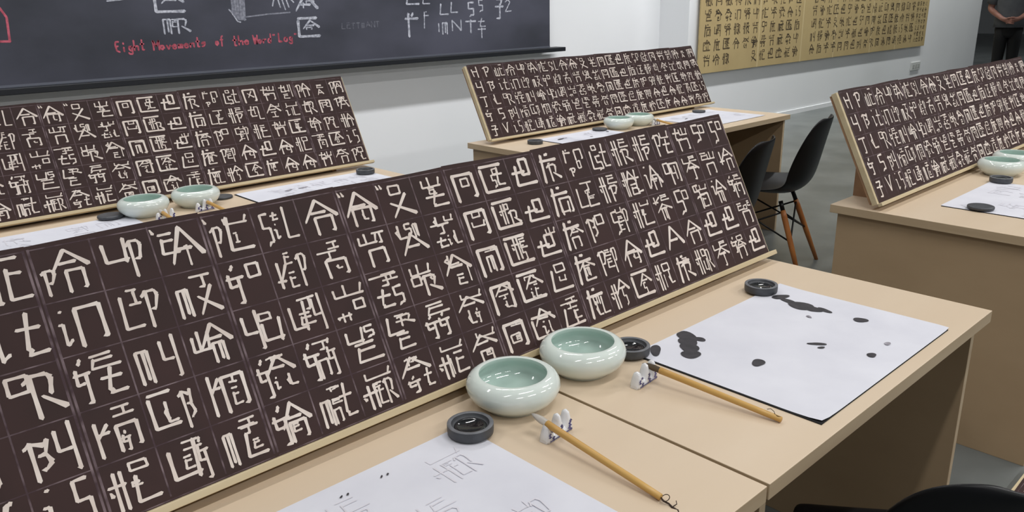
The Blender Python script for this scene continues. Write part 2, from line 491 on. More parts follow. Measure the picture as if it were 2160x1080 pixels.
def scroll_cols():
    x = 7.10
    i = 0
    while x < 12.72:
        if 9.0 < x < 9.22:
            x = 9.30
        w = 0.135 if x < 9.0 else (0.135 if x < 12.2 else 0.075)
        yield x, w
        x += w + (0.045 if x < 12.2 else 0.02)


for x, w in scroll_cols():
    pit = 0.146 if w > 0.1 else 0.082
    n = int((SZ1 - 0.15) / pit)
    skip = rnd.random() < 0.05
    for r in range(n):
        if skip and r == 0:
            continue
        write(bm, rnd.choice(pool), x + 0.004, 0.615 + 0.07 + r * pit, w * 0.88, pit * 0.76, scw, 0, 0.135, rnd)
mesh_obj('brush_writing', bm, M['scroll_ink'], sc)
tag(sc, 'long gold paper scroll of dark brush characters hung on the right wall', 'scroll')


# ------------------------------------------------------------------ desks
DW, DDEP = 0.932, 0.689


def make_desk():
    t = thing('desk')
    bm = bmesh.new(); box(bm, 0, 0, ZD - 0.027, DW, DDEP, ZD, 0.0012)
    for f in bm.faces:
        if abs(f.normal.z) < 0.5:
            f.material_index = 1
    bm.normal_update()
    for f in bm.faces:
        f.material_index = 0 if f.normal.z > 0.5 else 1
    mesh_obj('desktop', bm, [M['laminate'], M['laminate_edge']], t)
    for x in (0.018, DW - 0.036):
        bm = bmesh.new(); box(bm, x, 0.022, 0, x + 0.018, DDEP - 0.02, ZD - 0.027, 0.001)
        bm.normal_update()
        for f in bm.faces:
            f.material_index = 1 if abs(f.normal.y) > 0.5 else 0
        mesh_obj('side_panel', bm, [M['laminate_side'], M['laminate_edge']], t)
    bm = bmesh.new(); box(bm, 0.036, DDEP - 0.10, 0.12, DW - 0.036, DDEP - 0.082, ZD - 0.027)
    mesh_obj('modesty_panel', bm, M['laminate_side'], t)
    return t


PAIRS = {'main': (0.0, 0.477), 'right': (2.533, 0.477), 'left': (0.0, 2.315), 'mid': (2.528, 2.315)}
DLAB = {
    ('main', 0): 'beige desk in the left foreground carrying the nearest bowl and blank practice paper',
    ('main', 1): 'beige desk in the foreground carrying the ink-blotted paper',
    ('right', 0): 'beige desk at the right edge showing its whole brown side panel',
    ('right', 1): 'beige desk at the right edge under the farther end of the right board',
    ('left', 0): 'beige desk at the left edge behind the nearest board',
    ('left', 1): 'beige desk behind the nearest board, below the chalk letters of the blackboard',
    ('mid', 0): 'beige desk in the middle distance whose left end stands free beside the white wall',
    ('mid', 1): 'beige desk in the middle distance with a black chair before its open knee space'}
proto = None
for key, (px, py) in PAIRS.items():
    for k in (0, 1):
        d = make_desk() if proto is None else copy_tree(proto)
        proto = proto or d
        d.location = (px + k * 0.9385, py, 0)
        tag(d, DLAB[(key, k)], 'desk', 'paired beige desks')

# ------------------------------------------------------------------ display boards with ink rubbings
BL = 1.862                     # board length
BHT = 0.388                    # board height along its slope
TH = math.radians(63.0)
CELL = BL / 24
RH = 0.0745


def make_sheet_mesh(rows, c0):
    """three columns of square words, ruled lines, in sheet coordinates"""
    bm = bmesh.new()
    rn = random.Random(100 + c0)
    w = 3 * CELL
    gx, gy = 6, 8
    grid = [[bm.verts.new((w * i / gx, 0.006 + (BHT - 0.006 + (0.0015 * math.sin(c0 * 1.7 + i * 0.6) if j == gy else 0)) * j / gy,
                           0.0012)) for i in range(gx + 1)] for j in range(gy + 1)]
    for j in range(gy):
        for i in range(gx):
            bm.faces.new((grid[j][i], grid[j][i + 1], grid[j + 1][i + 1], grid[j + 1][i]))

    def q(x0, y0, x1, y1, mi, z):
        f = bm.faces.new([bm.verts.new(p) for p in ((x0, y0, z), (x1, y0, z), (x1, y1, z), (x0, y1, z))])
        f.material_index = mi
    y0 = 0.008
    for i in range(4):
        x = w * i / 3
        lw = 0.0011 if i in (1, 2) else 0.0016
        x = min(max(x, 0.0028), w - 0.0028)
        q(x - lw, 0.012, x + lw, BHT - 0.006, 2, 0.00135)
    for j in range(6):
        y = y0 + RH * j
        if j in (0, 5) and rn.random() < 0.3:
            continue
        q(0.003, y - 0.0008, w - 0.003, y + 0.0008, 2, 0.0014)
    for r in range(5):
        for c in range(3):
            code = rows[r][c0 + c]
            cx = CELL * c + CELL * 0.115
            cy = y0 + RH * (4 - r) + RH * 0.115
            cw, ch = CELL * 0.77, RH * 0.78
            if c0 == 0:
                cw, ch = CELL * 0.80, RH * 0.82
            write(bm, code, cx, cy, cw, ch, lambda a, b, k: Vector((a, b, 0.0016 + 0.00003 * k)), 1, 0.118, rn)
            if (r, c0 + c) in ((0, 5), (0, 6), (0, 9), (0, 10)):      # quotation ticks
                for dx in ((0,) if c0 + c < 8 else (0, 0.007)):
                    ribbon(bm, [(CELL * c + 0.003 + dx, cy + ch * 1.06), (CELL * c + 0.0055 + dx, cy + ch * 0.94)], 0.004,
                           lambda a, b, k: Vector((a, b, 0.0016)), 1)
    me = bpy.data.meshes.new('rubbing_sheet')
    bm.normal_update()
    bm.to_mesh(me)
    bm.free()
    for m in ('rubbing', 'glyph', 'ruling'):
        me.materials.append(M[m])
    return me


TB = 0.018                     # panel thickness


def make_display(rows):
    t = thing('display_board')
    rot = Matrix.Rotation(TH, 4, 'X')          # sheet plane (x right, y up the slope) to leaning plane
    # local frame of the leaning plane: y up the slope, z out of the face towards the sitter
    def lean(o, dz=0.0):
        o.matrix_local = rot @ Matrix.Translation((0, 0, dz))
        return o
    bm = bmesh.new(); box(bm, -0.012, 0.004, -TB, BL + 0.004, BHT - 0.004, 0.0, 0.001)
    lean(mesh_obj('backing_panel', bm, M['ply'], t))
    bm = bmesh.new(); box(bm, -0.010, 0.010, -TB - 0.008, BL + 0.002, BHT - 0.008, -TB, 0.001)
    lean(mesh_obj('rear_panel', bm, M['prop'], t))
    bm = bmesh.new(); box(bm, -0.012, -0.005, 0.0, BL + 0.016, 0.006, 0.014, 0.001)
    lean(mesh_obj('bottom_ledge', bm, M['ply'], t))
    for c0 in range(0, 24, 3):
        me = SHEETS[rows][c0]
        o = bpy.data.objects.new('rubbing_sheet', me)
        COL.objects.link(o)
        o.parent = t
        o.matrix_local = rot @ Matrix.Translation((c0 * CELL, 0, 0))
    ct, st = math.cos(TH), math.sin(TH)
    for x in (0.145, BL / 2 - 0.01, BL - 0.165):
        bm = bmesh.new()
        # wedge prop standing on the desk behind the panel
        off = TB + 0.0085
        def bk(s):
            return (s * ct + off * st, s * st - off * ct)
        zb = -0.0175
        s0 = (zb + off * ct) / st + 0.012
        s1 = BHT * 0.84
        y0, z0 = bk(s0); y1, z1 = bk(s1)
        prof = [(y0, zb), (y1 - 0.02, zb), (y1 - 0.02, z1 - 0.08), (y1, z1)]
        a = [bm.verts.new((x, y, z)) for y, z in prof]
        b = [bm.verts.new((x + 0.018, y, z)) for y, z in prof]
        bm.faces.new(a); bm.faces.new(b[::-1])
        for i in range(4):
            bm.faces.new((a[i], b[i], b[(i + 1) % 4], a[(i + 1) % 4]))
        bmesh.ops.recalc_face_normals(bm, faces=bm.faces)
        mesh_obj('wedge_prop', bm, M['prop'], t)
    bm = bmesh.new(); box(bm, 0.163, y1 - 0.032, -0.0175, BL - 0.165, y1 - 0.020, z1 - 0.10)  # unseen plate added to keep the gap under the ledge dark
    mesh_obj('light_stop_plate', bm, M['prop'], t)
    return t


SHEETS = {}
for nm, tail in (('A', TAIL_A), ('B', TAIL_B)):
    rws = text_rows(tail)
    SHEETS[nm] = {}
    for c0 in range(0, 24, 3):
        SHEETS[nm][c0] = SHEETS['A'][c0] if (nm == 'B' and c0 < 18) else make_sheet_mesh(rws, c0)
ZB = ZD + 0.0178
for nm, kind, x, y, rz, lab in (
        ('main', 'A', -0.006, 1.003, 0.0, 'large dark board of white square characters leaning across the foreground desks'),
        ('right', 'B', 2.556, 1.016, 0.0, 'dark character board at the right edge with its pale left edge turned to the viewer'),
        ('left', 'B', 0.006, 2.862, 0.0, 'dark character board at the left directly below the blackboard'),
        ('mid', 'B', 2.572, 2.872, 0.0, 'dark character board in the middle distance, nearest the gold scroll')):
    b = make_display(kind)
    b.location = (x, y, ZB)
    b.rotation_euler = (0, 0, rz)
    tag(b, lab, 'board', 'leaning character boards')


# ------------------------------------------------------------------ paper and felt
def blot(bm, cx, cy, rx, ry, rot, mi, z, rn, n=22):
    vs = []
    p1, p2 = rn.uniform(0, 6), rn.uniform(0, 6)
    for i in range(n):
        a = 2 * PI * i / n
        r = 1 + 0.10 * math.sin(2 * a + p1) + 0.07 * math.sin(3 * a + p2)
        u, v = rx * r * math.cos(a), ry * r * math.sin(a)
        vs.append(bm.verts.new((cx + u * math.cos(rot) - v * math.sin(rot), cy + u * math.sin(rot) + v * math.cos(rot), z)))
    f = bm.faces.new(vs)
    f.material_index = mi


ZP = ZD + 0.0022


def paper(x0, y0, x1, y1, label, blots=(), faint=True, corner=0.012, wave=0.0, seed=1):
    """a practice sheet; coordinates in the room, mesh about its own centre"""
    cx, cy = (x0 + x1) / 2, (y0 + y1) / 2
    rn = random.Random(seed)
    bm = bmesh.new()
    n, m = 24, 16
    def zz(x, y):
        lift = 0.0
        for (qx, qy) in ((x0, y0), (x1, y1)):
            d = math.hypot(x - qx, y - qy)
            lift += corner * 0.25 * max(0, 1 - d / 0.07) ** 2
        if wave:
            lift += wave * (0.5 + 0.5 * math.sin(x * 24 + 1.0)) * max(0, 1 - (y - y0) / 0.05)
        return lift
    g = [[bm.verts.new((x0 + (x1 - x0) * i / n - cx, y0 + (y1 - y0) * j / m - cy,
                        zz(x0 + (x1 - x0) * i / n, y0 + (y1 - y0) * j / m))) for i in range(n + 1)] for j in range(m + 1)]
    for j in range(m):
        for i in range(n):
            f = bm.faces.new((g[j][i], g[j][i + 1], g[j + 1][i + 1], g[j + 1][i]))
            f.smooth = True
    # round the two corners a little
    for (j, i, sx, sy) in ((0, 0, 1, 1), (m, n, -1, -1), (0, n, -1, 1), (m, 0, 1, -1)):
        g[j][i].co.x += sx * 0.002
        g[j][i].co.y += sy * 0.002
    if faint:
        cw = 0.088
        nx, ny = int((x1 - x0 - 0.05) / cw), int((y1 - y0 - 0.04) / cw)
        for a in range(nx):
            for b in range(ny):
                if rn.random() < 0.75:
                    write(bm, rn.choice(pool), x1 - 0.035 - (a + 1) * cw - cx, y1 - 0.030 - (b + 1) * cw - cy, 0.072, 0.074,
                          lambda u, v, k: Vector((u, v, 0.0006 + 0.00002 * k)), 2, 0.055, rn)
    for (bx, by, rx, ry, ro, mi) in blots:
        blot(bm, bx - cx, by - cy, rx, ry, ro, mi, 0.0012 + 0.00005 * rn.random(), rn)
    o = mesh_obj('practice_paper', bm, [M['paper'], M['ink'], M['faint_print'], M['ink_pale']])
    o.location = (cx, cy, ZP)
    tag(o, label, 'paper', 'practice sheets')
    return o


def felt(x0, y0, x1, y1, label):
    bm = bmesh.new()
    box(bm, -(x1 - x0) / 2, -(y1 - y0) / 2, 0, (x1 - x0) / 2, (y1 - y0) / 2, 0.0018, 0.0004)
    o = mesh_obj('felt_mat', bm, M['felt'])
    o.location = ((x0 + x1) / 2, (y0 + y1) / 2, ZD + 0.0001)
    tag(o, label, 'mat', 'felt mats under the paper')
    return o


BL_MAIN = [(1.626, 0.842, 0.022, 0.012, -0.3, 1), (1.613, 0.815, 0.022, 0.009, 1.45, 1), (1.606, 0.782, 0.030, 0.021, 1.5, 1), (1.606, 0.754, 0.022, 0.014, 1.3, 1),
           (1.616, 0.732, 0.018, 0.008, 1.4, 1), (1.615, 0.652, 0.013, 0.014, 0.3, 1),
           (1.290, 0.862, 0.030, 0.016, 1.2, 1), (1.270, 0.846, 0.026, 0.017, 0.9, 1), (1.246, 0.826, 0.022, 0.019, 0.6, 1), (1.222, 0.806, 0.019, 0.018, 0.9, 1), (1.295, 0.836, 0.010, 0.012, 0.4, 1),
           (1.279, 0.695, 0.016, 0.012, 0.4, 1), (1.436, 0.658, 0.018, 0.006, 2.2, 1), (1.425, 0.644, 0.008, 0.004, 2.5, 1),
           (1.458, 0.560, 0.010, 0.009, 0.2, 1), (1.532, 0.561, 0.008, 0.006, 0.2, 3), (1.558, 0.738, 0.008, 0.004, 1.0, 3),
           (1.190, 0.866, 0.011, 0.024, -0.9, 1)]
felt(1.146, 0.504, 1.690, 0.880, 'black felt mat showing along the left edge of the ink-blotted paper')
paper(1.150, 0.505, 1.704, 0.888, 'white practice paper with many black ink blots', BL_MAIN, False, seed=3)
felt(0.165, 0.532, 0.728, 0.908, 'black felt mat under the nearest practice paper')
paper(0.163, 0.528, 0.734, 0.912, 'nearest white practice paper printed with faint grey characters',
      [(0.556, 0.880, 0.0035, 0.0015, 0.7, 1), (0.566, 0.879, 0.0035, 0.0015, 0.8, 1), (0.487, 0.878, 0.0035, 0.0015, 0.7, 1),
       (0.497, 0.877, 0.0035, 0.0015, 0.8, 1), (0.515, 0.775, 0.010, 0.005, 0.5, 3)], True, seed=5)
felt(2.742, 0.520, 3.232, 0.896, 'black felt mat peeping out under the right-hand desk paper')
paper(2.745, 0.526, 3.236, 0.900, 'white practice paper on the right-hand desk with wavy front edge', [], True, wave=0.006, seed=8)
felt(1.230, 2.405, 1.795, 2.790, 'black felt mat edging the paper behind the nearest board, below the blackboard')
paper(1.236, 2.410, 1.80, 2.795, 'white practice paper behind the nearest board with two small ink strokes',
      [(1.40, 2.70, 0.02, 0.008, 0.5, 3), (1.46, 2.70, 0.02, 0.008, 0.2, 3)], True, seed=9)
paper(0.300, 2.405, 0.850, 2.775, 'white practice paper at the left edge below the left board', [], True, seed=10)
felt(2.800, 2.420, 3.262, 2.800, 'black felt mat under the paper beside the free end of the middle desk')
paper(2.806, 2.425, 3.268, 2.805, 'white practice paper on the left half of the middle desks, with ink strokes',
      [(2.89, 2.72, 0.03, 0.008, 0.3, 1), (2.93, 2.725, 0.012, 0.006, 0.3, 3), (3.05, 2.66, 0.012, 0.006, 0.2, 3),
       (3.22, 2.70, 0.012, 0.007, 0.3, 1), (3.24, 2.56, 0.02, 0.005, 0.9, 1), (3.17, 2.55, 0.02, 0.005, 0.9, 1)], True, seed=11)
paper(3.720, 2.400, 4.270, 2.790, 'white practice paper on the right half of the middle desks',
      [(3.86, 2.66, 0.02, 0.004, 0.2, 1)], True, seed=12)


# ------------------------------------------------------------------ celadon bowls
def make_bowl():
    t = thing('brush_washer')
    outer = [(0, 0.004), (0.044, 0.004), (0.046, 0.0), (0.050, 0.0), (0.052, 0.004), (0.062, 0.010), (0.071, 0.018), (0.0765, 0.027),
             (0.0785, 0.035), (0.077, 0.043), (0.0725, 0.050), (0.066, 0.0545), (0.060, 0.0558), (0.0565, 0.0552)]
    inner = [(0.0565, 0.0552), (0.0555, 0.053), (0.0575, 0.048), (0.064, 0.040), (0.066, 0.034), (0.064, 0.027), (0.057, 0.020),
             (0.045, 0.0155), (0.025, 0.0135), (0, 0.013)]
    bm = bmesh.new(); lathe(bm, outer, 64)
    mesh_obj('body', bm, M['celadon'], t, True)
    bm = bmesh.new(); lathe(bm, inner, 64)
    mesh_obj('inner_glaze', bm, M['celadon_in'], t, True)
    return t


b0 = make_bowl()
for i, (x, y, lab) in enumerate((
        (0.849, 0.910, 'pale green bowl nearest the viewer, beside the open inkstone'),
        (1.032, 0.9155, 'pale green bowl just behind the nearest bowl, beside the desk seam'),
        (0.893, 2.736, 'left of the two pale green bowls behind the nearest board'),
        (1.072, 2.742, 'right of the two pale green bowls behind the nearest board'),
        (3.352, 2.735, 'left of the two pale green bowls on the middle desks'),
        (3.525, 2.735, 'right of the two pale green bowls on the middle desks'),
        (3.385, 0.917, 'pale green bowl nearer the viewer on the right-hand desk'),
        (3.572, 0.922, 'pale green bowl at the right edge partly hidden behind another bowl'))):
    b = b0 if i == 0 else copy_tree(b0)
    b.scale = (1.03, 1.03, 1.06)
    b.location = (x, y, ZD + 0.0003)
    tag(b, lab, 'bowl', 'celadon brush washers')


# ------------------------------------------------------------------ inkstones
def make_inkstone():
    t = thing('inkstone')
    bm = bmesh.new()
    lathe(bm, [(0, 0), (0.0355, 0), (0.0368, 0.001), (0.0374, 0.009), (0.0372, 0.0195)], 48, [0] * 4)
    lathe(bm, [(0.0372, 0.0195), (0.0366, 0.0203), (0.0312, 0.0203), (0.0306, 0.0198)], 48, [1] * 3)
    lathe(bm, [(0.0306, 0.0198), (0.0292, 0.0150), (0.0275, 0.0128), (0.0, 0.0125)], 48, [0] * 3)
    mesh_obj('stone', bm, [M['stone'], M['stone_rim']], t, True)
    bm = bmesh.new()
    lathe(bm, [(0.0268, 0.0126), (0.0255, 0.0136), (0.0215, 0.0142), (0.0205, 0.0132), (0, 0.0130)], 40)
    mesh_obj('ink_well', bm, M['wet_ink'], t, True)
    return t


def make_lid():
    t = thing('stone_disc')
    bm = bmesh.new()
    lathe(bm, [(0, 0), (0.036, 0), (0.0385, 0.002), (0.0392, 0.007), (0.038, 0.0105), (0.034, 0.012), (0.030, 0.0123), (0.024, 0.0117), (0, 0.0117)], 48)
    mesh_obj('cap', bm, M['stone'], t, True)
    return t


s0 = make_inkstone()
l0 = make_lid()
first_s = first_l = True
for kind, x, y, z, sc_, lab in (
        ('s', 0.729, 0.883, ZP + 0.0025, 1.0, 'open black inkstone nearest the viewer on the corner of the faint printed paper'),
        ('s', 1.629, 0.894, ZP + 0.0022, 1.0, 'round black inkstone on the far corner of the ink-blotted paper'),
        ('s', 1.146, 0.893, ZP + 0.0022, 1.0, 'inkstone half hidden behind the second bowl, wet ink at its lip'),
        ('l', 0.796, 2.768, ZP + 0.0022, 1.05, 'dark round stone disc beside the bowls at the left, on the paper edge'),
        ('l', 1.180, 2.775, ZD + 0.0003, 0.9, 'dark stone disc peeping out behind the right bowl of the left desks'),
        ('s', 1.768, 2.745, ZP + 0.0022, 1.0, 'dark inkstone below the right end of the left board'),
        ('s', 2.726, 2.735, ZD + 0.0003, 1.0, 'grey inkstone at the left end of the middle desks'),
        ('l', 3.228, 2.760, ZP + 0.0022, 1.0, 'flat grey stone disc left of the bowls on the middle desks'),
        ('l', 4.132, 2.762, ZP + 0.0022, 1.0, 'flat grey stone disc below the right end of the middle board'),
        ('s', 3.235, 0.870, ZP + 0.0025, 1.0, 'grey inkstone in front of the bowls on the right-hand desk'),
        ('l', 2.775, 0.790, ZP + 0.0025, 1.0, 'flat grey stone disc lying on the left part of the right-hand paper')):
    if kind == 's':
        o = s0 if first_s else copy_tree(s0)
        first_s = False
    else:
        o = l0 if first_l else copy_tree(l0)
        first_l = False
    o.location = (x, y, z)
    o.scale = (sc_, sc_, sc_ * 0.85)
    tag(o, lab, 'inkstone' if kind == 's' else 'stone disc', 'inkstones' if kind == 's' else 'flat stone discs')


# ------------------------------------------------------------------ brush rests and brushes
def make_rest():
    t = thing('brush_rest')
    n = 40
    L = 0.066
    def top(u):                 # three rounded peaks, the middle one tallest
        z = 0.010
        for c, h, s in ((0.14, 0.022, 0.10), (0.52, 0.030, 0.085), (0.86, 0.028, 0.09)):
            z = max(z, 0.008 + h * math.exp(-((u - c) / s) ** 4 * 0.9))
        return z
    bm = bmesh.new()
    rows = []
    for i in range(n + 1):
        u = i / n
        x = (u - 0.5) * L
        h = top(u) * (1 if 0.02 < u < 0.98 else 0.6)
        hw = 0.0095 * (1.0 if 0.04 < u < 0.96 else 0.75)
        ring = []
        for yy, zz_ in ((-1, 0), (-1.05, 0.25), (-0.9, 0.6), (-0.55, 0.92), (0, 1.0), (0.55, 0.92), (0.9, 0.6), (1.05, 0.25), (1, 0)):
            ring.append(bm.verts.new((x, yy * hw, zz_ * h)))
        rows.append(ring)
    for a, b in zip(rows, rows[1:]):
        for k in range(8):
            f = bm.faces.new((a[k], a[k + 1], b[k + 1], b[k])); f.smooth = True
        bm.faces.new((a[8], a[0], b[0], b[8]))
    bm.faces.new(rows[0][::-1]); bm.faces.new(rows[-1])
    bmesh.ops.recalc_face_normals(bm, faces=bm.faces)
    mesh_obj('body', bm, M['porcelain'], t)
    bm = bmesh.new()
    rn = random.Random(2)
    for c in (0.14, 0.52, 0.86):                       # blue leaves painted on the front of every peak
        for k in range(5):
            u = c + rn.uniform(-0.07, 0.07)
            z = 0.004 + k * 0.0036
            s = 1 if k % 2 else -1
            yv = -0.0105 + 0.0012 * max(0, (z - 0.010) / 0.008)
            x = (u - 0.5) * L
            vs = [(x - 0.004, yv, z), (x, yv, z - 0.0024), (x + 0.0045, yv, z + 0.001 * s), (x, yv, z + 0.003)]
            bm.faces.new([bm.verts.new(v) for v in vs])
    ribbon(bm, [(-0.028, 0.0035), (0.028, 0.0035)], 0.002, lambda a, b, k: Vector((a, -0.0106, b)), 0, 0, False)
    mesh_obj('blue_decoration', bm, M['cobalt'], t)
    return t


r0 = make_rest()
for i, (x, y, rz, lab) in enumerate((
        (0.824, 0.785, 0.10, 'white and blue porcelain brush rest nearest the viewer, below the nearest bowl'),
        (1.068, 0.800, 0.10, 'white and blue porcelain brush rest beside the ink-blotted paper'),
        (0.915, 2.612, 0.15, 'white and blue brush rest below the left bowl of the left desks'),
        (1.060, 2.648, 0.15, 'white and blue brush rest below the right bowl of the left desks'),
        (3.575, 2.660, 0.10, 'white and blue brush rest below the bowls of the middle desks'))):
    o = r0 if i == 0 else copy_tree(r0)
    o.location = (x, y, ZD + 0.0003)
    o.rotation_euler = (0, 0, rz)
    tag(o, lab, 'brush rest', 'porcelain brush rests')


def make_brush(dark=False, cord=True):
    """lies along +y from the cord end at the origin to the tip; the tip end is raised"""
    t = thing('writing_brush')
    bm = bmesh.new()
    pts = [(0, y, 0) for y in (0.0, 0.001, 0.05, 0.13, 0.2, 0.2245, 0.225)]
    tube(bm, pts, [0.0034, 0.005, 0.0052, 0.0055, 0.0058, 0.006, 0.0055], 14)
    mesh_obj('handle', bm, M['bamboo'], t, True)
    bm = bmesh.new()
    tube(bm, [(0, y, 0) for y in (0.2245, 0.227, 0.238, 0.248, 0.256, 0.2605)], [0.005, 0.0054, 0.0060, 0.0048, 0.0026, 0.0003], 14)
    mesh_obj('bristles', bm, M['bristle_dark' if dark else 'bristle'], t, True)
    bm = bmesh.new()
    if cord:
        loop = [(0.0015 + 0.006 * math.sin(a), -0.001 - 0.005 * (1 - math.cos(a)), 0.0025 + 0.002 * math.sin(a)) for a in [k * 0.42 for k in range(15)]]
        tube(bm, loop, 0.0006, 6)
        tube(bm, [(0, 0.001, 0), (-0.002, -0.006, -0.001), (0.001, -0.013, -0.0025), (-0.001, -0.020, -0.003), (0.001, -0.028, -0.0035)], [0.001, 0.0014, 0.0012, 0.0016, 0.0008], 6)
        tube(bm, [(-0.001, -0.020, -0.003), (0.006, -0.022, 0.0), (0.008, -0.019, 0.003)], 0.0007, 6)
        tube(bm, [(0.001, -0.028, -0.0035), (-0.003, -0.033, -0.003), (-0.006, -0.036, -0.0035)], [0.0014, 0.001, 0.0008], 6)
    else:
        tube(bm, [(0, 0.012, 0.0045), (0.004, 0.016, 0.007), (0.003, 0.022, 0.010), (-0.001, 0.026, 0.009)], 0.0006, 6)
        tube(bm, [(0, 0.012, 0.0045), (-0.002, 0.007, 0.005), (-0.0005, 0.002, 0.0045)], 0.0006, 6)
    mesh_obj('hanging_cord', bm, M['cord'], t, True)
    return t


def lay(b, tail, head, lift):
    a, c = Vector(tail), Vector(head)
    d = c - a
    b.location = a
    b.rotation_euler = (math.asin(lift / 0.25), 0, math.atan2(-d.x, d.y))
    return b


br = make_brush()
lay(br, (0.797, 0.561, ZD + 0.0058), (0.803, 0.79, 0), 0.0255)
tag(br, 'bamboo brush with clean pale tip and dark hanging cord, nearest the viewer', 'brush', 'bamboo writing brushes')
br2 = make_brush(True, False)
lay(br2, (1.108, 0.553, ZD + 0.0056), (1.078, 0.79, 0), 0.0255)
tag(br2, 'bamboo brush with dark tip beside the ink-blotted paper', 'brush', 'bamboo writing brushes')
for (tail, head, lab) in (((0.905, 2.38, ZD + 0.0058), (0.905, 2.60, 0), 'bamboo brush on the left rest behind the nearest board'),
                          ((1.085, 2.415, ZD + 0.0058), (1.068, 2.64, 0), 'bamboo brush on the right rest behind the nearest board'),
                          ((3.545, 2.425, ZD + 0.0058), (3.570, 2.65, 0), 'bamboo brush on the rest of the middle desks')):
    o = copy_tree(br)
    lay(o, tail, head, 0.0255)
    tag(o, lab, 'brush', 'bamboo writing brushes')


# ------------------------------------------------------------------ black shell chairs
def make_chair():
    t = thing('shell_chair')
    # side profile (y, z), half width, side lift
    prof = [(0.235, 0.418, 0.175, 0.0), (0.215, 0.436, 0.20, 0.004), (0.15, 0.436, 0.222, 0.012), (0.05, 0.424, 0.232, 0.026), (-0.06, 0.412, 0.236, 0.040),
            (-0.14, 0.418, 0.236, 0.052), (-0.195, 0.450, 0.233, 0.062), (-0.222, 0.500, 0.228, 0.070), (-0.238, 0.57, 0.220, 0.070),
            (-0.252, 0.64, 0.210, 0.062), (-0.266, 0.71, 0.196, 0.050), (-0.278, 0.765, 0.172, 0.038), (-0.285, 0.795, 0.135, 0.028), (-0.287, 0.806, 0.09, 0.020)]
    bm = bmesh.new()
    rows = []
    nu = 14
    for k, (y, z, hw, lf) in enumerate(prof):
        a = prof[max(k - 1, 0)]; b = prof[min(k + 1, len(prof) - 1)]
        ty, tz = b[0] - a[0], b[1] - a[1]
        L = math.hypot(ty, tz); ny, nz = tz / L, -ty / L       # inner side normal (up on the seat, forward on the back)
        row = []
        for i in range(nu + 1):
            u = -1 + 2 * i / nu
            c = abs(u) ** 2.4 * lf * 1.15
            drop = 0.0
            row.append(bm.verts.new((u * hw, y + ny * c, z + nz * c - drop)))
        rows.append(row)
    for a, b in zip(rows, rows[1:]):
        for i in range(nu):
            f = bm.faces.new((a[i], a[i + 1], b[i + 1], b[i])); f.smooth = True
    bmesh.ops.recalc_face_normals(bm, faces=bm.faces)
    sh = mesh_obj('shell', bm, M['plastic'], t, True)
    m = sh.modifiers.new('thickness', 'SOLIDIFY'); m.thickness = 0.007; m.offset = 0
    m = sh.modifiers.new('soft', 'SUBSURF'); m.levels = 1; m.render_levels = 2
    tops = {(-1, -1): (-0.125, -0.105, 0.385), (1, -1): (0.125, -0.105, 0.385), (-1, 1): (-0.125, 0.125, 0.40), (1, 1): (0.125, 0.125, 0.40)}
    feet = {(-1, -1): (-0.195, -0.245, 0.0), (1, -1): (0.195, -0.245, 0.0), (-1, 1): (-0.205, 0.225, 0.0), (1, 1): (0.205, 0.225, 0.0)}
    for k in tops:
        bm = bmesh.new()
        a, b = Vector(tops[k]), Vector(feet[k])
        tube(bm, [a.lerp(b, s) for s in (0.12, 0.2, 0.6, 1.0)], [0.0125, 0.0145, 0.0135, 0.0095], 14)
        mesh_obj('leg', bm, M['beech'], t, True)
        bm = bmesh.new()
        tube(bm, [a.lerp(b, s) for s in (0.0, 0.13)], 0.011, 10)
        mesh_obj('leg_bracket', bm, M['black_metal'], t, True)
    def pt(k, s):
        return Vector(tops[k]).lerp(Vector(feet[k]), s)
    bm = bmesh.new()
    ks = [(-1, -1), (1, -1), (1, 1), (-1, 1)]
    for i in range(4):
        a, b = ks[i], ks[(i + 1) % 4]
        tube(bm, [pt(a, 0.14), pt(b, 0.52)], 0.0045, 8)
        tube(bm, [pt(b, 0.14), pt(a, 0.52)], 0.0045, 8)
    mesh_obj('cross_bracing', bm, M['black_metal'], t, True)
    return t


c0 = make_chair()
for i, (x, y, rz, lab) in enumerate((
        (3.765, 2.08, math.radians(15), 'black shell chair on wooden legs standing free right of the nearest board'),
        (3.0, 1.965, math.radians(15), 'black shell chair partly hidden behind the right end of the nearest board'),
        (1.258, 0.316, math.radians(-51), 'black chair whose rounded back top rises at the bottom right corner'))):
    o = c0 if i == 0 else copy_tree(c0)
    o.location = (x, y, 0)
    o.scale = (1, 1, 0.98)
    o.rotation_euler = (0, 0, rz)
    tag(o, lab, 'chair', 'black shell chairs')

# ------------------------------------------------------------------ spare character board lying on the floor
t = thing('spare_board', (2.04, 0.478, 0.0), 0.0)
bm = bmesh.new(); box(bm, 0, -0.405, 0, 0.47, 0, 0.024, 0.001); mesh_obj('backing_panel', bm, M['ply'], t)
o = bpy.data.objects.new('rubbing_sheet', SHEETS['A'][3]); COL.objects.link(o); o.parent = t
o.location = (0.235, -0.397, 0.0245); o.scale = (1, 1, 1)
o = bpy.data.objects.new('rubbing_sheet', SHEETS['A'][6]); COL.objects.link(o); o.parent = t
o.location = (0.002, -0.397, 0.0245)
tag(t, 'small dark character board with pale edge low in the bottom right corner', 'board')


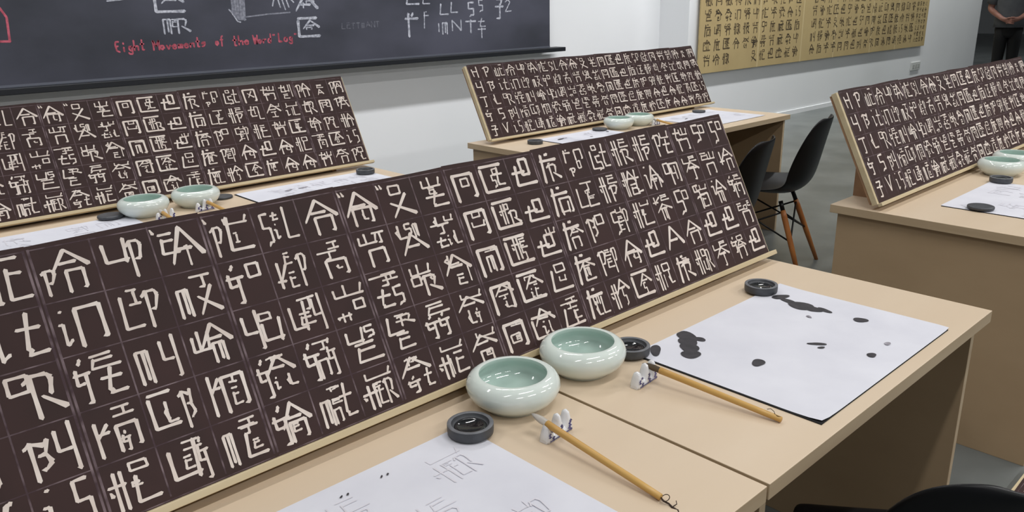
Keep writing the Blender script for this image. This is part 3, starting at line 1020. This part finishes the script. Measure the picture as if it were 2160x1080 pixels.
# ------------------------------------------------------------------ standing person
def skin_mesh(name, verts, edges, radii, material, parent, root=0, sub=2):
    me = bpy.data.meshes.new(name)
    me.from_pydata(verts, edges, [])
    me.materials.append(material)
    o = bpy.data.objects.new(name, me)
    COL.objects.link(o)
    o.parent = parent
    m = o.modifiers.new('skin', 'SKIN')
    m.use_smooth_shade = True
    for i, r in enumerate(radii):
        sv = me.skin_vertices[0].data[i]
        sv.radius = r if isinstance(r, tuple) else (r, r)
        sv.use_root = i == root
    s = o.modifiers.new('sub', 'SUBSURF')
    s.levels = 1
    s.render_levels = sub
    return o


def person(loc, rz):
    p = thing('person', loc, rz)                 # faces -y in its own frame
    # body: torso, neck, head, arms, hands, legs in one surface
    V = [(0, 0, 0.94), (0, 0.005, 1.08), (0, 0.01, 1.25), (0, 0.012, 1.40), (0, 0.01, 1.47), (0, -0.005, 1.53), (0, -0.02, 1.60), (0, -0.022, 1.69), (0, -0.01, 1.73),
         (-0.17, 0.01, 1.395), (-0.245, 0.02, 1.14), (-0.10, -0.165, 1.03), (-0.045, -0.19, 1.0),
         (0.17, 0.01, 1.395), (0.245, 0.02, 1.14), (0.10, -0.165, 1.03), (0.045, -0.19, 1.005),
         (-0.078, 0, 0.88), (-0.080, -0.002, 0.50), (-0.086, 0.02, 0.09), (-0.095, -0.10, 0.035),
         (0.078, 0, 0.88), (0.080, -0.002, 0.50), (0.086, 0.02, 0.09), (0.095, -0.10, 0.035)]
    E = [(0, 1), (1, 2), (2, 3), (3, 4), (4, 5), (5, 6), (6, 7), (7, 8), (3, 9), (9, 10), (10, 11), (11, 12),
         (3, 13), (13, 14), (14, 15), (15, 16), (0, 17), (17, 18), (18, 19), (19, 20), (0, 21), (21, 22), (22, 23), (23, 24)]
    Rr = [(0.12, 0.085), (0.14, 0.095), (0.155, 0.105), (0.13, 0.09), 0.058, 0.055, (0.07, 0.085), (0.078, 0.095), (0.05, 0.06),
          0.058, 0.042, 0.029, 0.030, 0.058, 0.042, 0.029, 0.030,
          0.068, 0.052, 0.036, 0.034, 0.068, 0.052, 0.036, 0.034]
    def chain(root, pts, rads):
        prev = root
        for q, r in zip(pts, rads):
            V.append(tuple(q)); Rr.append(r); E.append((prev, len(V) - 1)); prev = len(V) - 1
    for s, hand in ((-1, 12), (1, 16)):                      # five fingers a hand, clasped over each other
        h = Vector(V[hand])
        for k in range(4):
            a = h + Vector((-s * 0.028, -0.012, 0.022 - 0.016 * k))
            chain(hand, [a, a + Vector((-s * 0.03, -0.016 + 0.010 * s, -0.004)), a + Vector((-s * 0.055, -0.002 + 0.010 * s, -0.010)), a + Vector((-s * (0.068 - 0.004 * k), 0.014, -0.014))],
                  [0.0095, 0.009, 0.0085, 0.0065])
        chain(hand, [h + Vector((-s * 0.008, -0.018, 0.030)), h + Vector((-s * 0.03, -0.03, 0.036)), h + Vector((-s * 0.05, -0.03, 0.034))], [0.012, 0.0105, 0.008])
    chain(6, [(0, -0.085, 1.645), (0, -0.122, 1.625)], [0.02, 0.012])                  # nose
    for s in (-1, 1):
        chain(7, [(s * 0.075, -0.012, 1.655), (s * 0.088, -0.006, 1.64)], [0.018, 0.012])   # ears
    skin_mesh('body', V, E, Rr, M['skin'], p)
    # clothes follow the body a little outside it
    def loft(name, secs, m, cap=True):
        bm = bmesh.new()
        n = 24
        rings = [[bm.verts.new((x + rx * math.cos(2 * PI * k / n), y + ry * math.sin(2 * PI * k / n), z)) for k in range(n)] for x, y, z, rx, ry in secs]
        for a, b in zip(rings, rings[1:]):
            for k in range(n):
                f = bm.faces.new((a[k], a[(k + 1) % n], b[(k + 1) % n], b[k])); f.smooth = True
        if cap:
            bm.faces.new(rings[0][::-1]); bm.faces.new(rings[-1])
        bmesh.ops.recalc_face_normals(bm, faces=bm.faces)
        return mesh_obj(name, bm, m, p, True)
    loft('t_shirt', [(0, -0.005, 0.915, 0.185, 0.135), (0, -0.004, 1.00, 0.180, 0.130), (0, 0, 1.12, 0.172, 0.122), (0, 0.005, 1.27, 0.185, 0.128),
                     (0, 0.01, 1.37, 0.190, 0.115), (0, 0.01, 1.43, 0.150, 0.090), (0, 0.01, 1.475, 0.075, 0.072)], M['shirt'])
    loft('trouser_waist', [(0, 0, 0.785, 0.10, 0.085), (0, 0, 0.82, 0.150, 0.108), (0, 0, 0.88, 0.162, 0.116), (0, 0, 0.965, 0.150, 0.110)], M['trousers'])
    for s in (-1, 1):
        bm = bmesh.new()
        tube(bm, [(s * 0.13, 0.01, 1.40), (s * 0.185, 0.012, 1.37), (s * 0.212, 0.016, 1.28), (s * 0.228, 0.02, 1.20)], [0.06, 0.072, 0.068, 0.064], 18)
        mesh_obj('sleeve', bm, M['shirt'], p, True)
        loft('trouser_leg', [(s * 0.078, 0.0, 0.90, 0.078, 0.105), (s * 0.078, 0, 0.75, 0.078, 0.095), (s * 0.080, 0, 0.50, 0.064, 0.075), (s * 0.084, 0.015, 0.28, 0.060, 0.070), (s * 0.086, 0.015, 0.055, 0.056, 0.066)], M['trousers'])
        skin_mesh('shoe', [(s * 0.086, 0.05, 0.045), (s * 0.09, -0.05, 0.045), (s * 0.10, -0.16, 0.035)], [(0, 1), (1, 2)], [(0.045, 0.042), (0.048, 0.042), (0.04, 0.032)], M['shoe'], p, 0)
    skin_mesh('hair', [(0, 0.035, 1.60), (0, 0.02, 1.70), (0, -0.02, 1.765), (0, -0.075, 1.745)], [(0, 1), (1, 2), (2, 3)], [0.065, 0.088, 0.075, 0.045], M['hair'], p, 1)
    bm = bmesh.new()
    for s in (-1, 1):
        r = bmesh.ops.create_uvsphere(bm, u_segments=12, v_segments=8, radius=0.011)
        for v in r['verts']:
            v.co += Vector((s * 0.031, -0.108, 1.655))
    mesh_obj('eyes', bm, M['hair'], p, True)
    bm = bmesh.new(); box(bm, -0.024, -0.116, 1.578, 0.024, -0.104, 1.588, 0.004); mesh_obj('mouth', bm, M['cord'], p, True)
    tag(p, 'person in grey t-shirt and black trousers with hands clasped in front, at the right edge', 'person')
    return p


person((12.02, 3.43, 0), math.radians(-74))
bpy.context.view_layer.update()
